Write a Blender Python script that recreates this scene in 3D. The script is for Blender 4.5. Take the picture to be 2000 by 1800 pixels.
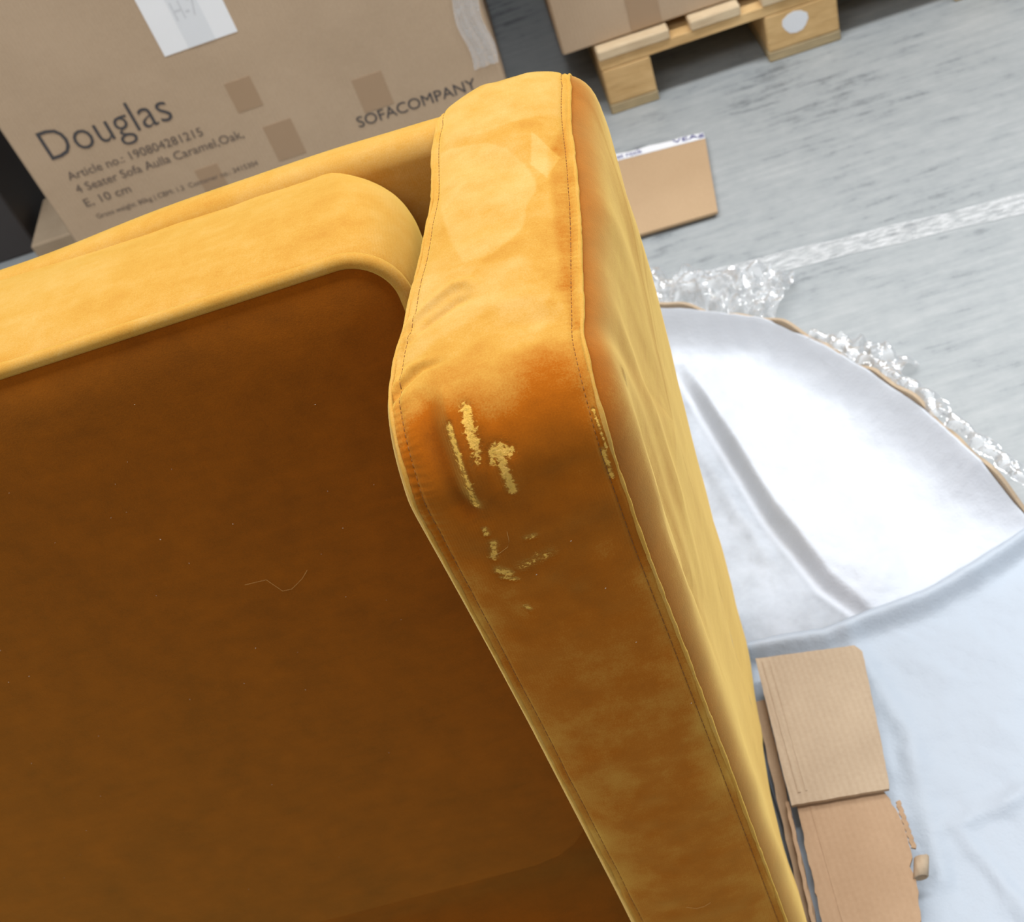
import bpy, math, random
import numpy as np
from mathutils import Vector, Matrix

for o in list(bpy.data.objects): bpy.data.objects.remove(o)
S = bpy.context.scene
COL = S.collection
rng = np.random.RandomState(7)
random.seed(7)

# ------------------------------------------------------------------ camera
cam_d = bpy.data.cameras.new('camera'); cam = bpy.data.objects.new('camera', cam_d); COL.objects.link(cam)
ax = np.array([0.95210924, -0.28563277, -0.10909585])      # world X in (right, down, forward)
ay = np.array([-0.12851344, -0.69759888, 0.70486885])
az = np.array([-0.27743879, -0.65709187, -0.70089799])
right = Vector((ax[0], ay[0], az[0])); down = Vector((ax[1], ay[1], az[1])); fwd = Vector((ax[2], ay[2], az[2]))
M = Matrix(((right.x, -down.x, -fwd.x, 0), (right.y, -down.y, -fwd.y, 0), (right.z, -down.z, -fwd.z, 0), (0, 0, 0, 1)))
cam.matrix_world = Matrix.Translation((0, 0, 1.34)) @ M
cam_d.sensor_width = 36; cam_d.lens = 43.2; cam_d.clip_start = .05
cam_d.dof.use_dof = True; cam_d.dof.focus_distance = .86; cam_d.dof.aperture_fstop = 12
S.camera = cam

# ------------------------------------------------------------------ light
S.view_settings.view_transform = 'Standard'; S.view_settings.look = 'None'
S.view_settings.gamma = 1; S.view_settings.use_curve_mapping = False
S.view_settings.exposure = 0.0
W = bpy.data.worlds.new('world'); S.world = W; W.use_nodes = True
W.node_tree.nodes['Background'].inputs[0].default_value = (.90, .95, 1.0, 1)
W.node_tree.nodes['Background'].inputs[1].default_value = .34

def area(loc, target, sx, sy, power, col=(.985, .99, 1.0)):
    l = bpy.data.lights.new('ceiling_lamp', 'AREA'); l.shape = 'RECTANGLE'; l.size = sx; l.size_y = sy
    l.energy = power; l.color = col
    o = bpy.data.objects.new('ceiling_lamp', l); COL.objects.link(o); o.location = loc
    o.rotation_euler = (Vector(target) - Vector(loc)).to_track_quat('-Z', 'Y').to_euler()
    return o
area((.5, 1.25, 3.9), (.5, 1.5, 0), 5.0, .5, 165)
area((1.8, 3.6, 4.4), (.6, 1.5, 0), 5.0, .5, 150)
area((-1.2, -1.6, 4.4), (0, 1.5, 0), 5.0, .5, 75)

# ------------------------------------------------------------------ helpers
def obj(name, V, Fc, mat=None, parent=None, smooth=True, attrs=None):
    me = bpy.data.meshes.new(name)
    off = Vector(parent['_w']) if parent is not None and '_w' in parent else Vector((0, 0, 0))
    V = np.asarray(V, float) - np.array(off)[None, :]
    me.from_pydata(V.tolist(), [], [list(map(int, f)) for f in Fc])
    if smooth: me.polygons.foreach_set('use_smooth', [True] * len(me.polygons))
    if attrs:
        for k, v in attrs.items():
            a = me.attributes.new(k, 'FLOAT', 'POINT'); a.data.foreach_set('value', np.asarray(v, np.float32))
    me.update()
    o = bpy.data.objects.new(name, me); COL.objects.link(o)
    if mat: me.materials.append(mat)
    if parent is not None: o.parent = parent; o['_w'] = list(off)
    return o
def thing(name, label, cat, loc=(0, 0, 0), group=None):
    o = bpy.data.objects.new(name, None); COL.objects.link(o); o.location = loc; o.empty_display_size = .05
    o['_w'] = list(loc); o['label'] = label; o['category'] = cat
    if group: o['group'] = group
    return o
def tag(o, label, cat, group=None, kind=None):
    if label: o['label'] = label
    if cat: o['category'] = cat
    if group: o['group'] = group
    if kind: o['kind'] = kind
    return o
def grid_faces(n, m, closed=False):
    F = []
    for i in range(n - 1):
        for j in range(m if closed else m - 1):
            k = (j + 1) % m
            F.append((i*m + j, i*m + k, (i+1)*m + k, (i+1)*m + j))
    return F
def box_vf(x0, x1, y0, y1, z0, z1, b=.002):
    # bevelled box: 24 vertices
    V = []; idx = {}
    for sx in (0, 1):
        for sy in (0, 1):
            for sz in (0, 1):
                X = (x0, x1)[sx]; Y = (y0, y1)[sy]; Z = (z0, z1)[sz]
                dx = b*(1-2*sx); dy = b*(1-2*sy); dz = b*(1-2*sz)
                idx[sx, sy, sz] = len(V)
                V += [(X, Y+dy, Z+dz), (X+dx, Y, Z+dz), (X+dx, Y+dy, Z)]
    F = []
    def q(a): F.append(a)
    I = lambda sx, sy, sz, k: idx[sx, sy, sz] + k
    q([I(0,0,0,0), I(0,0,1,0), I(0,1,1,0), I(0,1,0,0)]); q([I(1,0,0,0), I(1,1,0,0), I(1,1,1,0), I(1,0,1,0)])
    q([I(0,0,0,1), I(1,0,0,1), I(1,0,1,1), I(0,0,1,1)]); q([I(0,1,0,1), I(0,1,1,1), I(1,1,1,1), I(1,1,0,1)])
    q([I(0,0,0,2), I(0,1,0,2), I(1,1,0,2), I(1,0,0,2)]); q([I(0,0,1,2), I(1,0,1,2), I(1,1,1,2), I(0,1,1,2)])
    for s in (0, 1):
        for t in (0, 1):
            q([I(s,t,0,0), I(s,t,0,1), I(s,t,1,1), I(s,t,1,0)])
            q([I(s,0,t,0), I(s,0,t,2), I(s,1,t,2), I(s,1,t,0)])
            q([I(0,s,t,1), I(0,s,t,2), I(1,s,t,2), I(1,s,t,1)])
            for r in (0, 1): q([I(s,t,r,0), I(s,t,r,1), I(s,t,r,2)])
    return V, F
def fix_normals(o):
    import bmesh
    bm = bmesh.new(); bm.from_mesh(o.data); bmesh.ops.recalc_face_normals(bm, faces=bm.faces); bm.to_mesh(o.data); bm.free()
    return o
def tube_vf(P, r, n=8, closed=False):
    P = np.asarray(P, float); m = len(P)
    T = np.gradient(P, axis=0) if not closed else (np.roll(P, -1, 0) - np.roll(P, 1, 0))
    T /= np.linalg.norm(T, axis=1)[:, None] + 1e-12
    up = np.array([.31, .17, .93]); A = np.cross(T, up); A /= np.linalg.norm(A, axis=1)[:, None]; B = np.cross(T, A)
    r = np.broadcast_to(np.asarray(r, float), (m,))
    V = []
    for i in range(m):
        for j in range(n):
            t = 2*math.pi*j/n; V.append(P[i] + r[i]*(math.cos(t)*A[i] + math.sin(t)*B[i]))
    F = grid_faces(m, n, True)
    if closed:
        F += [((m-1)*n + j, (m-1)*n + (j+1) % n, (j+1) % n, j) for j in range(n)]
    else:
        F += [list(range(n))[::-1], [(m-1)*n + j for j in range(n)]]
    return V, F
class MB:
    def __init__(s): s.V = []; s.F = []
    def add(s, V, F):
        k = len(s.V); s.V += [tuple(v) for v in V]; s.F += [[i + k for i in f] for f in F]; return s
def vnoise(P, sc, seed=0):
    # smooth value noise on (n,2) or (n,3) points, -1..1
    P = np.asarray(P, float)*sc
    if P.shape[1] == 2: P = np.c_[P, np.zeros(len(P)) + seed*.37]
    i = np.floor(P).astype(np.int64); f = P - i; f = f*f*(3-2*f)
    def h(a):
        n = (a[:, 0]*73856093) ^ (a[:, 1]*19349663) ^ (a[:, 2]*83492791) ^ (seed*2654435)
        n = (n ^ (n >> 13))*1274126177 & 0x7fffffff
        return (n % 100003)/50001.5 - 1
    r = 0
    for dx in (0, 1):
        for dy in (0, 1):
            for dz in (0, 1):
                w = (f[:, 0] if dx else 1-f[:, 0])*(f[:, 1] if dy else 1-f[:, 1])*(f[:, 2] if dz else 1-f[:, 2])
                r = r + w*h(i + np.array([dx, dy, dz]))
    return r
def segdist(P, poly):
    # distance of (n,2) points to a polyline, and the signed side
    best = np.full(len(P), 1e9); side = np.zeros(len(P)); tt = np.zeros(len(P))
    poly = np.asarray(poly, float); L = len(poly) - 1
    for k in range(L):
        a, b = poly[k], poly[k+1]; ab = b - a
        t = np.clip(((P - a) @ ab)/(ab @ ab + 1e-12), 0, 1)
        q = a + t[:, None]*ab; v = P - q; d = np.hypot(v[:, 0], v[:, 1])
        sd = np.sign(ab[0]*v[:, 1] - ab[1]*v[:, 0]); m = d < best
        best = np.where(m, d, best); side = np.where(m, sd, side); tt = np.where(m, (k + t)/L, tt)
    return best, side, tt
def sst(x, a, b):
    t = np.clip((x-a)/(b-a), 0, 1); return t*t*(3-2*t)

# ------------------------------------------------------------------ materials
def nmat(name):
    m = bpy.data.materials.new(name); m.use_nodes = True
    nt = m.node_tree; b = nt.nodes['Principled BSDF']; return m, nt, b
def N(nt, t, **k):
    n = nt.nodes.new(t)
    for a, v in k.items(): setattr(n, a, v)
    return n
def L(nt, a, b): nt.links.new(a, b)
def noise_node(nt, vec, scale, detail=4, rough=.55):
    n = N(nt, 'ShaderNodeTexNoise'); n.inputs['Scale'].default_value = scale; n.inputs['Detail'].default_value = detail
    n.inputs['Roughness'].default_value = rough
    if vec is not None: L(nt, vec, n.inputs['Vector'])
    return n.outputs['Fac']
def ramp(nt, fac, stops):
    r = N(nt, 'ShaderNodeValToRGB'); e = r.color_ramp.elements
    while len(e) < len(stops): e.new(.5)
    for i, (p, c) in enumerate(stops): e[i].position = p; e[i].color = (*c, 1)
    L(nt, fac, r.inputs[0]); return r.outputs[0]
def mixc(nt, fac, a, b, mode='MIX'):
    m = N(nt, 'ShaderNodeMix', data_type='RGBA', blend_type=mode)
    for s, v in ((0, fac), (6, a), (7, b)):
        if hasattr(v, 'links'): L(nt, v, m.inputs[s])
        else: m.inputs[s].default_value = v if s == 0 else (*v, 1)
    return m.outputs[2]
def mth(nt, op, a, b=0, clamp=False):
    m = N(nt, 'ShaderNodeMath', operation=op, use_clamp=clamp)
    for s, v in ((0, a), (1, b)):
        if hasattr(v, 'links'): L(nt, v, m.inputs[s])
        else: m.inputs[s].default_value = v
    return m.outputs[0]
def coords(nt, kind='Object', scale=None, rot=None):
    t = N(nt, 'ShaderNodeTexCoord').outputs[kind]
    if scale or rot:
        m = N(nt, 'ShaderNodeMapping'); L(nt, t, m.inputs[0])
        if scale: m.inputs['Scale'].default_value = scale
        if rot: m.inputs['Rotation'].default_value = rot
        t = m.outputs[0]
    return t
def bump(nt, b, h, strength, dist, prev=None):
    n = N(nt, 'ShaderNodeBump'); n.inputs['Strength'].default_value = strength; n.inputs['Distance'].default_value = dist
    L(nt, h, n.inputs['Height'])
    if prev is not None: L(nt, prev, n.inputs['Normal'])
    L(nt, n.outputs[0], b.inputs['Normal']); return n.outputs[0]

def velvet(name, rib=True, attrs=False, tone=.58, sheen=(1, .72, .16, 1)):
    m, nt, b = nmat(name)
    co = coords(nt)
    big = noise_node(nt, co, 9, 3, .5)
    mid = noise_node(nt, co, 38, 4, .6)
    fine = noise_node(nt, co, 900, 2, .6)
    strk = noise_node(nt, coords(nt, scale=(16, 60, 60), rot=(0, .35, 0)), 1.6, 4, .6)
    nap_shade = mth(nt, 'ADD', mth(nt, 'MULTIPLY', mth(nt, 'SUBTRACT', mid, .5), .22), mth(nt, 'MULTIPLY', mth(nt, 'SUBTRACT', strk, .5), .12))
    if attrs:
        a = N(nt, 'ShaderNodeAttribute', attribute_name='nap_shade')
        nn = mth(nt, 'ADD', a.outputs['Fac'], mth(nt, 'MULTIPLY', mth(nt, 'SUBTRACT', mid, .5), .15))
        nap_shade = mth(nt, 'ADD', nap_shade, mth(nt, 'MULTIPLY', nn, .6))
    nap_shade = mth(nt, 'ADD', nap_shade, mth(nt, 'MULTIPLY', mth(nt, 'SUBTRACT', fine, .5), .22))
    nap_shade = mth(nt, 'ADD', nap_shade, mth(nt, 'MULTIPLY', mth(nt, 'SUBTRACT', big, .5), .20))
    v = mth(nt, 'ADD', nap_shade, tone)
    c = ramp(nt, v, [(.0, (.16, .034, .0008)), (.32, (.33, .078, .0015)), (.56, (.47, .235, .040)), (.85, (.58, .39, .15))])  # low stops hold shaded velvet, high stops lit velvet
    rough = .9
    h = mth(nt, 'ADD', mth(nt, 'MULTIPLY', fine, .35), mth(nt, 'MULTIPLY', mid, .8))
    if rib:
        w = N(nt, 'ShaderNodeTexWave', wave_type='BANDS', bands_direction='X'); w.inputs['Scale'].default_value = 170
        w.inputs['Distortion'].default_value = 1.2; w.inputs['Detail'].default_value = 1; w.inputs['Detail Scale'].default_value = .3
        L(nt, co, w.inputs['Vector'])
        h = mth(nt, 'ADD', h, mth(nt, 'MULTIPLY', w.outputs['Fac'], .13))
    b.inputs['Roughness'].default_value = .85
    b.inputs['Specular IOR Level'].default_value = .04
    b.inputs['Sheen Weight'].default_value = .8
    b.inputs['Sheen Roughness'].default_value = .5
    b.inputs['Sheen Tint'].default_value = sheen
    n1 = bump(nt, b, h, .35, .0012)
    if attrs:
        wa = N(nt, 'ShaderNodeAttribute', attribute_name='wear')
        scr = noise_node(nt, coords(nt, scale=(1, 1, 1.5)), 300, 5, .7)
        x = mth(nt, 'ADD', wa.outputs['Fac'], mth(nt, 'MULTIPLY', mth(nt, 'SUBTRACT', scr, .5), 2.6))
        mask = N(nt, 'ShaderNodeMapRange'); mask.inputs['From Min'].default_value = .50; mask.inputs['From Max'].default_value = .72
        L(nt, x, mask.inputs['Value'])
        mk = mth(nt, 'MULTIPLY', mask.outputs[0], mth(nt, 'GREATER_THAN', wa.outputs['Fac'], .04))
        c = mixc(nt, mk, c, (.80, .43, .05))
        L(nt, mixc(nt, mk, (.85, .85, .85), (.38, .38, .38)), b.inputs['Roughness'])
        L(nt, mixc(nt, mk, (.04,)*3, (.5,)*3), b.inputs['Specular IOR Level'])
        bump(nt, b, mth(nt, 'MULTIPLY', scr, mth(nt, 'MULTIPLY', wa.outputs['Fac'], 1.0, True)), .9, .004, n1)
    L(nt, c, b.inputs['Base Color'])
    return m
M_velvet = velvet('mustard_velvet'); M_arm = velvet('mustard_velvet_worn', attrs=True); M_side = velvet('mustard_velvet_side', rib=False, attrs=True, tone=.37, sheen=(1, .77, .26, 1)); M_shaded = velvet('mustard_velvet_shaded', rib=False, tone=.10)  # panel velvet is the same cloth, base darkened to hold its shade
M_thread, nt, b = nmat('brown_thread'); b.inputs['Base Color'].default_value = (.22, .08, .008, 1); b.inputs['Roughness'].default_value = .8

def card(name, c1, c2, sc=1.0, fl=.25):
    m, nt, b = nmat(name)
    co = coords(nt)
    f = mth(nt, 'ADD', mth(nt, 'MULTIPLY', noise_node(nt, co, 5*sc, 4), .7), mth(nt, 'MULTIPLY', noise_node(nt, co, 240, 2), .3))
    L(nt, ramp(nt, f, [(.3, c1), (.7, c2)]), b.inputs['Base Color'])
    b.inputs['Roughness'].default_value = .75; b.inputs['Specular IOR Level'].default_value = .25
    w = N(nt, 'ShaderNodeTexWave', wave_type='BANDS', bands_direction='X'); w.inputs['Scale'].default_value = 45
    L(nt, co, w.inputs['Vector'])
    bump(nt, b, mth(nt, 'ADD', mth(nt, 'MULTIPLY', w.outputs['Fac'], .15), noise_node(nt, co, 12, 3)), fl, .004)
    return m
M_card = card('brown_cardboard', (.45, .335, .225), (.53, .40, .275))
M_card2 = card('light_cardboard', (.42, .285, .165), (.48, .335, .20))
M_card4 = card('torn_brown_cardboard', (.37, .24, .14), (.46, .31, .19), 2)
M_card3 = card('pink_cardboard', (.41, .31, .21), (.50, .39, .27), 3, .4)

m, nt, b = nmat('grey_concrete'); M_floor = m
co = coords(nt)
st = noise_node(nt, coords(nt, scale=(2.2, 16, 1), rot=(0, 0, -.12)), 3.2, 6, .7)
cl = noise_node(nt, co, 3.0, 6, .65); sp = noise_node(nt, co, 36, 5, .7)
f = mth(nt, 'ADD', mth(nt, 'ADD', mth(nt, 'MULTIPLY', st, .45), mth(nt, 'MULTIPLY', cl, .35)), mth(nt, 'MULTIPLY', sp, .2))
c = ramp(nt, f, [(.37, (.13, .145, .155)), (.46, (.30, .325, .335)), (.62, (.39, .41, .415))])
ms = N(nt, 'ShaderNodeTexVoronoi', feature='DISTANCE_TO_EDGE'); ms.inputs['Scale'].default_value = 1.1; L(nt, co, ms.inputs[0])
L(nt, c, b.inputs['Base Color']); b.inputs['Roughness'].default_value = .55
bump(nt, b, sp, .15, .002)

def wood(name, c1, c2):
    m, nt, b = nmat(name)
    f = noise_node(nt, coords(nt, scale=(6, 40, 40)), 2.5, 5, .6)
    s = noise_node(nt, coords(nt), 14, 4)
    L(nt, ramp(nt, mth(nt, 'ADD', mth(nt, 'MULTIPLY', f, .5), mth(nt, 'MULTIPLY', s, .5)), [(.3, c1), (.65, c2)]), b.inputs['Base Color'])
    b.inputs['Roughness'].default_value = .8; bump(nt, b, f, .4, .003); return m
M_wood = wood('pallet_pine', (.50, .30, .11), (.74, .50, .23)); M_woodp = wood('pallet_pine_pale', (.55, .40, .24), (.72, .58, .38))
M_woodg = wood('pallet_dirty_board', (.30, .24, .14), (.50, .38, .21))

def plain(name, c, r=.7, spec=.3, alpha=1.0):
    m, nt, b = nmat(name); b.inputs['Base Color'].default_value = (*c, 1); b.inputs['Roughness'].default_value = r
    b.inputs['Specular IOR Level'].default_value = spec; b.inputs['Alpha'].default_value = alpha; return m
M_ink = plain('dark_print_ink', (.075, .072, .075)); M_ink2 = plain('brown_print_ink', (.15, .12, .10)); M_blue = plain('blue_ink', (.03, .03, .22))
M_paper = plain('white_paper', (.90, .93, .96)); M_dark = plain('plain_dark', (.06, .055, .055), .5)
M_tapebrown = plain('brown_parcel_tape', (.40, .275, .17), .35, .4); M_cleartape = plain('clear_tape', (.80, .84, .88), .3, .4)
M_pencil = plain('faint_grey_ink', (.66, .69, .73))
M_white = plain('white_tape', (.78, .80, .83), .4)

m, nt, b = nmat('white_floor_marking'); M_mark = m
f = noise_node(nt, coords(nt, scale=(10, 30, 1)), 4, 5, .7)
b.inputs['Base Color'].default_value = (.66, .68, .69, 1)
al = N(nt, 'ShaderNodeMapRange'); al.inputs['From Min'].default_value = .30; al.inputs['From Max'].default_value = .62; L(nt, f, al.inputs[0])
L(nt, mth(nt, 'MULTIPLY', al.outputs[0], .85), b.inputs['Alpha'])

def fleece(name, col):
  m, nt, b = nmat(name)
  co = coords(nt)
  b.inputs['Base Color'].default_value = (*col, 1); b.inputs['Roughness'].default_value = .65
  ta = N(nt, 'ShaderNodeAttribute', attribute_name='thin')
  L(nt, mth(nt, 'SUBTRACT', .88, mth(nt, 'MULTIPLY', ta.outputs['Fac'], mth(nt, 'MULTIPLY', noise_node(nt, co, 16, 4), .75))), b.inputs['Alpha'])
  bump(nt, b, mth(nt, 'ADD', noise_node(nt, co, 22, 5, .6), mth(nt, 'MULTIPLY', noise_node(nt, co, 260, 2), .25)), .35, .006)
  return m
M_foam = fleece('white_fleece_sheet', (.66, .70, .76)); M_foam2 = fleece('grey_white_fleece_sheet', (.50, .56, .63))

m, nt, b = nmat('clear_stretch_film'); M_film = m
nt.nodes.remove(b); out = nt.nodes['Material Output']
tr = N(nt, 'ShaderNodeBsdfTransparent'); gl = N(nt, 'ShaderNodeBsdfGlossy'); gl.inputs['Roughness'].default_value = .12
df = N(nt, 'ShaderNodeBsdfDiffuse'); df.inputs['Color'].default_value = (.9, .93, .96, 1)
fr = N(nt, 'ShaderNodeFresnel'); fr.inputs['IOR'].default_value = 1.7
bp = N(nt, 'ShaderNodeBump'); bp.inputs['Strength'].default_value = .8; bp.inputs['Distance'].default_value = .006
L(nt, noise_node(nt, coords(nt), 60, 3, .6), bp.inputs['Height'])
for x in (gl, fr): L(nt, bp.outputs[0], x.inputs['Normal'])
m1 = N(nt, 'ShaderNodeMixShader'); m1.inputs[0].default_value = .30; L(nt, tr.outputs[0], m1.inputs[1]); L(nt, df.outputs[0], m1.inputs[2])
m2 = N(nt, 'ShaderNodeMixShader'); L(nt, mth(nt, 'MULTIPLY', fr.outputs[0], .5, True), m2.inputs[0]); L(nt, m1.outputs[0], m2.inputs[1]); L(nt, gl.outputs[0], m2.inputs[2])
L(nt, m2.outputs[0], out.inputs[0])

# ------------------------------------------------------------------ floor
V, F = box_vf(-6, 6, -3, 9, -.1, 0, .001)
o = obj('floor', V, F, M_floor, smooth=False); o['kind'] = 'structure'

# ================================================================== the sofa
SOFA = thing('sofa', 'mustard yellow velvet sofa with scuffed, worn armrest corner in the foreground', 'sofa', (-.55, .7, 0))
#ARM-BEGIN
K = .157                                   # slant of arm front and seat panel
R1, R2 = .04, .052
def arm_profile():
    P = []
    yb = .912 + R1
    for z in np.arange(.05, .78, .02): P.append((yb, z))
    for t in np.linspace(0, 90, 28): P.append((.912 + R1*math.cos(math.radians(t)), .79 + R1*math.sin(math.radians(t))))
    a = math.atan(K)
    end = math.pi/2 + (math.pi/2 - 0) + a*1.0        # direction of outward normal at the front plane: slightly up/down
    # front plane: y = yf - K*(.83 - z); circle centre inside, tangent to z=.83 and plane
    yf = .553; ns = np.array([-1, K])/math.hypot(1, K)   # outward normal of front plane
    cz = .83 - R2
    # (c - p0).ns = -R2 with p0=(yf,.83)
    cy = yf + (-R2 - (cz - .83)*ns[1])/ns[0]
    for y in np.linspace(.905, cy + .002, int((.905-cy)/.0015)): P.append((y, .83))
    th1 = math.atan2(ns[1], ns[0])
    for t in np.linspace(math.pi/2, th1, 54): P.append((cy + R2*math.cos(t), cz + R2*math.sin(t)))
    s0 = np.array(P[-1]); dz = np.array([-K, -1])/math.hypot(1, K)
    n = int((s0[1] - .05)/.0016)
    for i in range(1, n+1): P.append(tuple(s0 + dz*(.0016*i)))
    P = np.array(P)
    s = np.r_[0, np.cumsum(np.hypot(*np.diff(P, axis=0).T))]
    T = np.gradient(P, axis=0); T /= np.linalg.norm(T, axis=1)[:, None]
    Nn = np.c_[T[:, 1], -T[:, 0]]                    # outward
    return P, s, Nn
AP, AS, AN = arm_profile()
i_top = int(np.argmax(AP[:, 1] > .8299)); S0 = AS[i_top]         # s at start of the flat top
# edges of the strip: X as a function of arc position (y on the top, then z on the front)
def edge_x(kind):
    iy = {'in': [(.99, -.080), (.926, -.087), (.873, -.097), (.808, -.103), (.777, -.110), (.731, -.120), (.702, -.128), (.667, -.135), (.640, -.144), (.606, -.150)],
          'out': [(.99, .030), (.924, .025), (.855, .014), (.788, .007), (.724, -.001), (.667, -.010), (.626, -.016), (.606, -.020)]}[kind]
    iz = {'in': [(.80, -.1525), (.785, -.154), (.748, -.152), (.656, -.147), (.539, -.141), (.30, -.131), (.0, -.124)],
          'out': [(.80, -.0225), (.78, -.023), (.70, -.022), (.58, -.017), (.45, -.012), (.25, -.005), (.0, .002)]}[kind]
    # knots in arc length
    S_, X_ = [], []
    front = AS > AS[np.argmin(np.abs(AP[:, 0] - .606) + (AP[:, 1] < .82)*9)]
    for y, x in iy:
        top = (~front) & (AP[:, 1] > .75)
        k = np.argmin(np.where(top, np.abs(AP[:, 0] - y), 9)); S_.append(AS[k]); X_.append(x)
    for z, x in iz:
        k = np.argmin(np.where(front, np.abs(AP[:, 1] - z), 9)); S_.append(AS[k]); X_.append(x)
    S_ = np.array(S_); X_ = np.array(X_); o = np.argsort(S_); S_, X_ = S_[o], X_[o]
    X = np.interp(AS, S_, X_); w = 12; pad = np.r_[np.full(w, X[0]), X, np.full(w, X[-1])]
    ker = np.hanning(2*w+1); ker /= ker.sum(); return np.convolve(pad, ker, 'valid')
XI, XO = edge_x('in'), edge_x('out')
NA = 112
AA = (1 - np.cos(np.linspace(0, 1, NA)*math.pi))/2*.35 + np.linspace(0, 1, NA)*.65
def arm_base():
    """base surface: returns V (n,3), a, s"""
    tcor = np.clip((AS - (S0 - .10))/.10, 0, 1)
    puff = .0075 + .006*np.exp(-((AS - S0 - .01)/.09)**2)
    V = np.zeros((len(AP), NA, 3))
    a = AA[None, :]
    e = 1 - np.abs(2*a - 1)**3.2
    h = puff[:, None]*e
    V[..., 0] = XI[:, None] + (XO - XI)[:, None]*a
    V[..., 1] = AP[:, 0][:, None] + AN[:, 0][:, None]*h
    V[..., 2] = AP[:, 1][:, None] + AN[:, 1][:, None]*h
    A = np.broadcast_to(a, h.shape); SS = np.broadcast_to(AS[:, None] - S0, h.shape)
    return V, A, SS
#ARM-END
FOLDS = []   # (polyline in (x mm-like, s)), filled in below
def arm_surface():
    V, A, SS = arm_base()
    P2 = np.c_[((A - .5)*.13).ravel(), SS.ravel()]
    h = np.zeros(len(P2))
    h += .0012*vnoise(P2, 28, 3) + .0006*vnoise(P2, 70, 4)
    for poly, amp, wid, off in FOLD_LIST:
        d, sd, t = segdist(P2, poly); dd = d*sd - off
        taper = np.sin(np.clip(t*.9+.08, 0, 1)*math.pi)**.6
        h += amp*np.exp(-(dd/wid)**2)*taper*np.exp(-(np.maximum(d-abs(off)-wid*2, 0)/wid)**2)
    # gathered puckers along the outer seam and at the inner bend
    a_ = A.ravel(); s_ = SS.ravel()
    pk = np.sin(s_*2*math.pi/.0052 + 2.2*vnoise(P2, 60, 9)*2)
    h += .0009*pk*(.5+.5*np.abs(vnoise(P2, 140, 19)))*sst(a_, .84, .95)*(1-sst(a_, .985, 1.0))*sst(s_, .10, .15)*(1-sst(s_, .275, .33))*(.6+.5*vnoise(P2, 90, 5))
    h += .0003*pk*sst(-a_, -.16, -.03)*sst(s_, .24, .30)*(1-sst(s_, .42, .5))
    # groove along the two topstitch lines
    wdt = .128
    for edge in (0, 1):
        dist = (a_ if edge == 0 else 1-a_)*wdt
        h += -.0011*np.exp(-((dist-.0062)/.0014)**2) + .0007*np.exp(-((dist-.0028)/.002)**2)
    h = h.reshape(A.shape)
    V[..., 1] += AN[:, 0][:, None]*h; V[..., 2] += AN[:, 1][:, None]*h
    wear = np.zeros(len(P2)); nap_shade = np.zeros(len(P2))
    for poly, wid, amp in WEAR_LIST:
        d, _, t = segdist(P2, poly); wear = np.maximum(wear, amp*np.exp(-(d/(wid*1.12))**2))
    for poly, val, soft in NAP_SHADE_LIST:  # brushed-pile patches, plus shade painted on the front and in the fold
        inside = np.zeros(len(P2), bool); q = np.array(poly); n = len(q)
        for k in range(n):
            x1, y1 = q[k]; x2, y2 = q[(k+1) % n]
            c = ((y1 > P2[:, 1]) != (y2 > P2[:, 1])) & (P2[:, 0] < (x2-x1)*(P2[:, 1]-y1)/(y2-y1+1e-12)+x1)
            inside ^= c
        d, _, _ = segdist(P2, list(poly) + [poly[0]])
        sdv = np.where(inside, d, -d); nap_shade += val*sst(sdv + soft*.9*vnoise(P2, 30, 77), -soft, soft)
    return V, A, SS, wear, nap_shade
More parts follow.
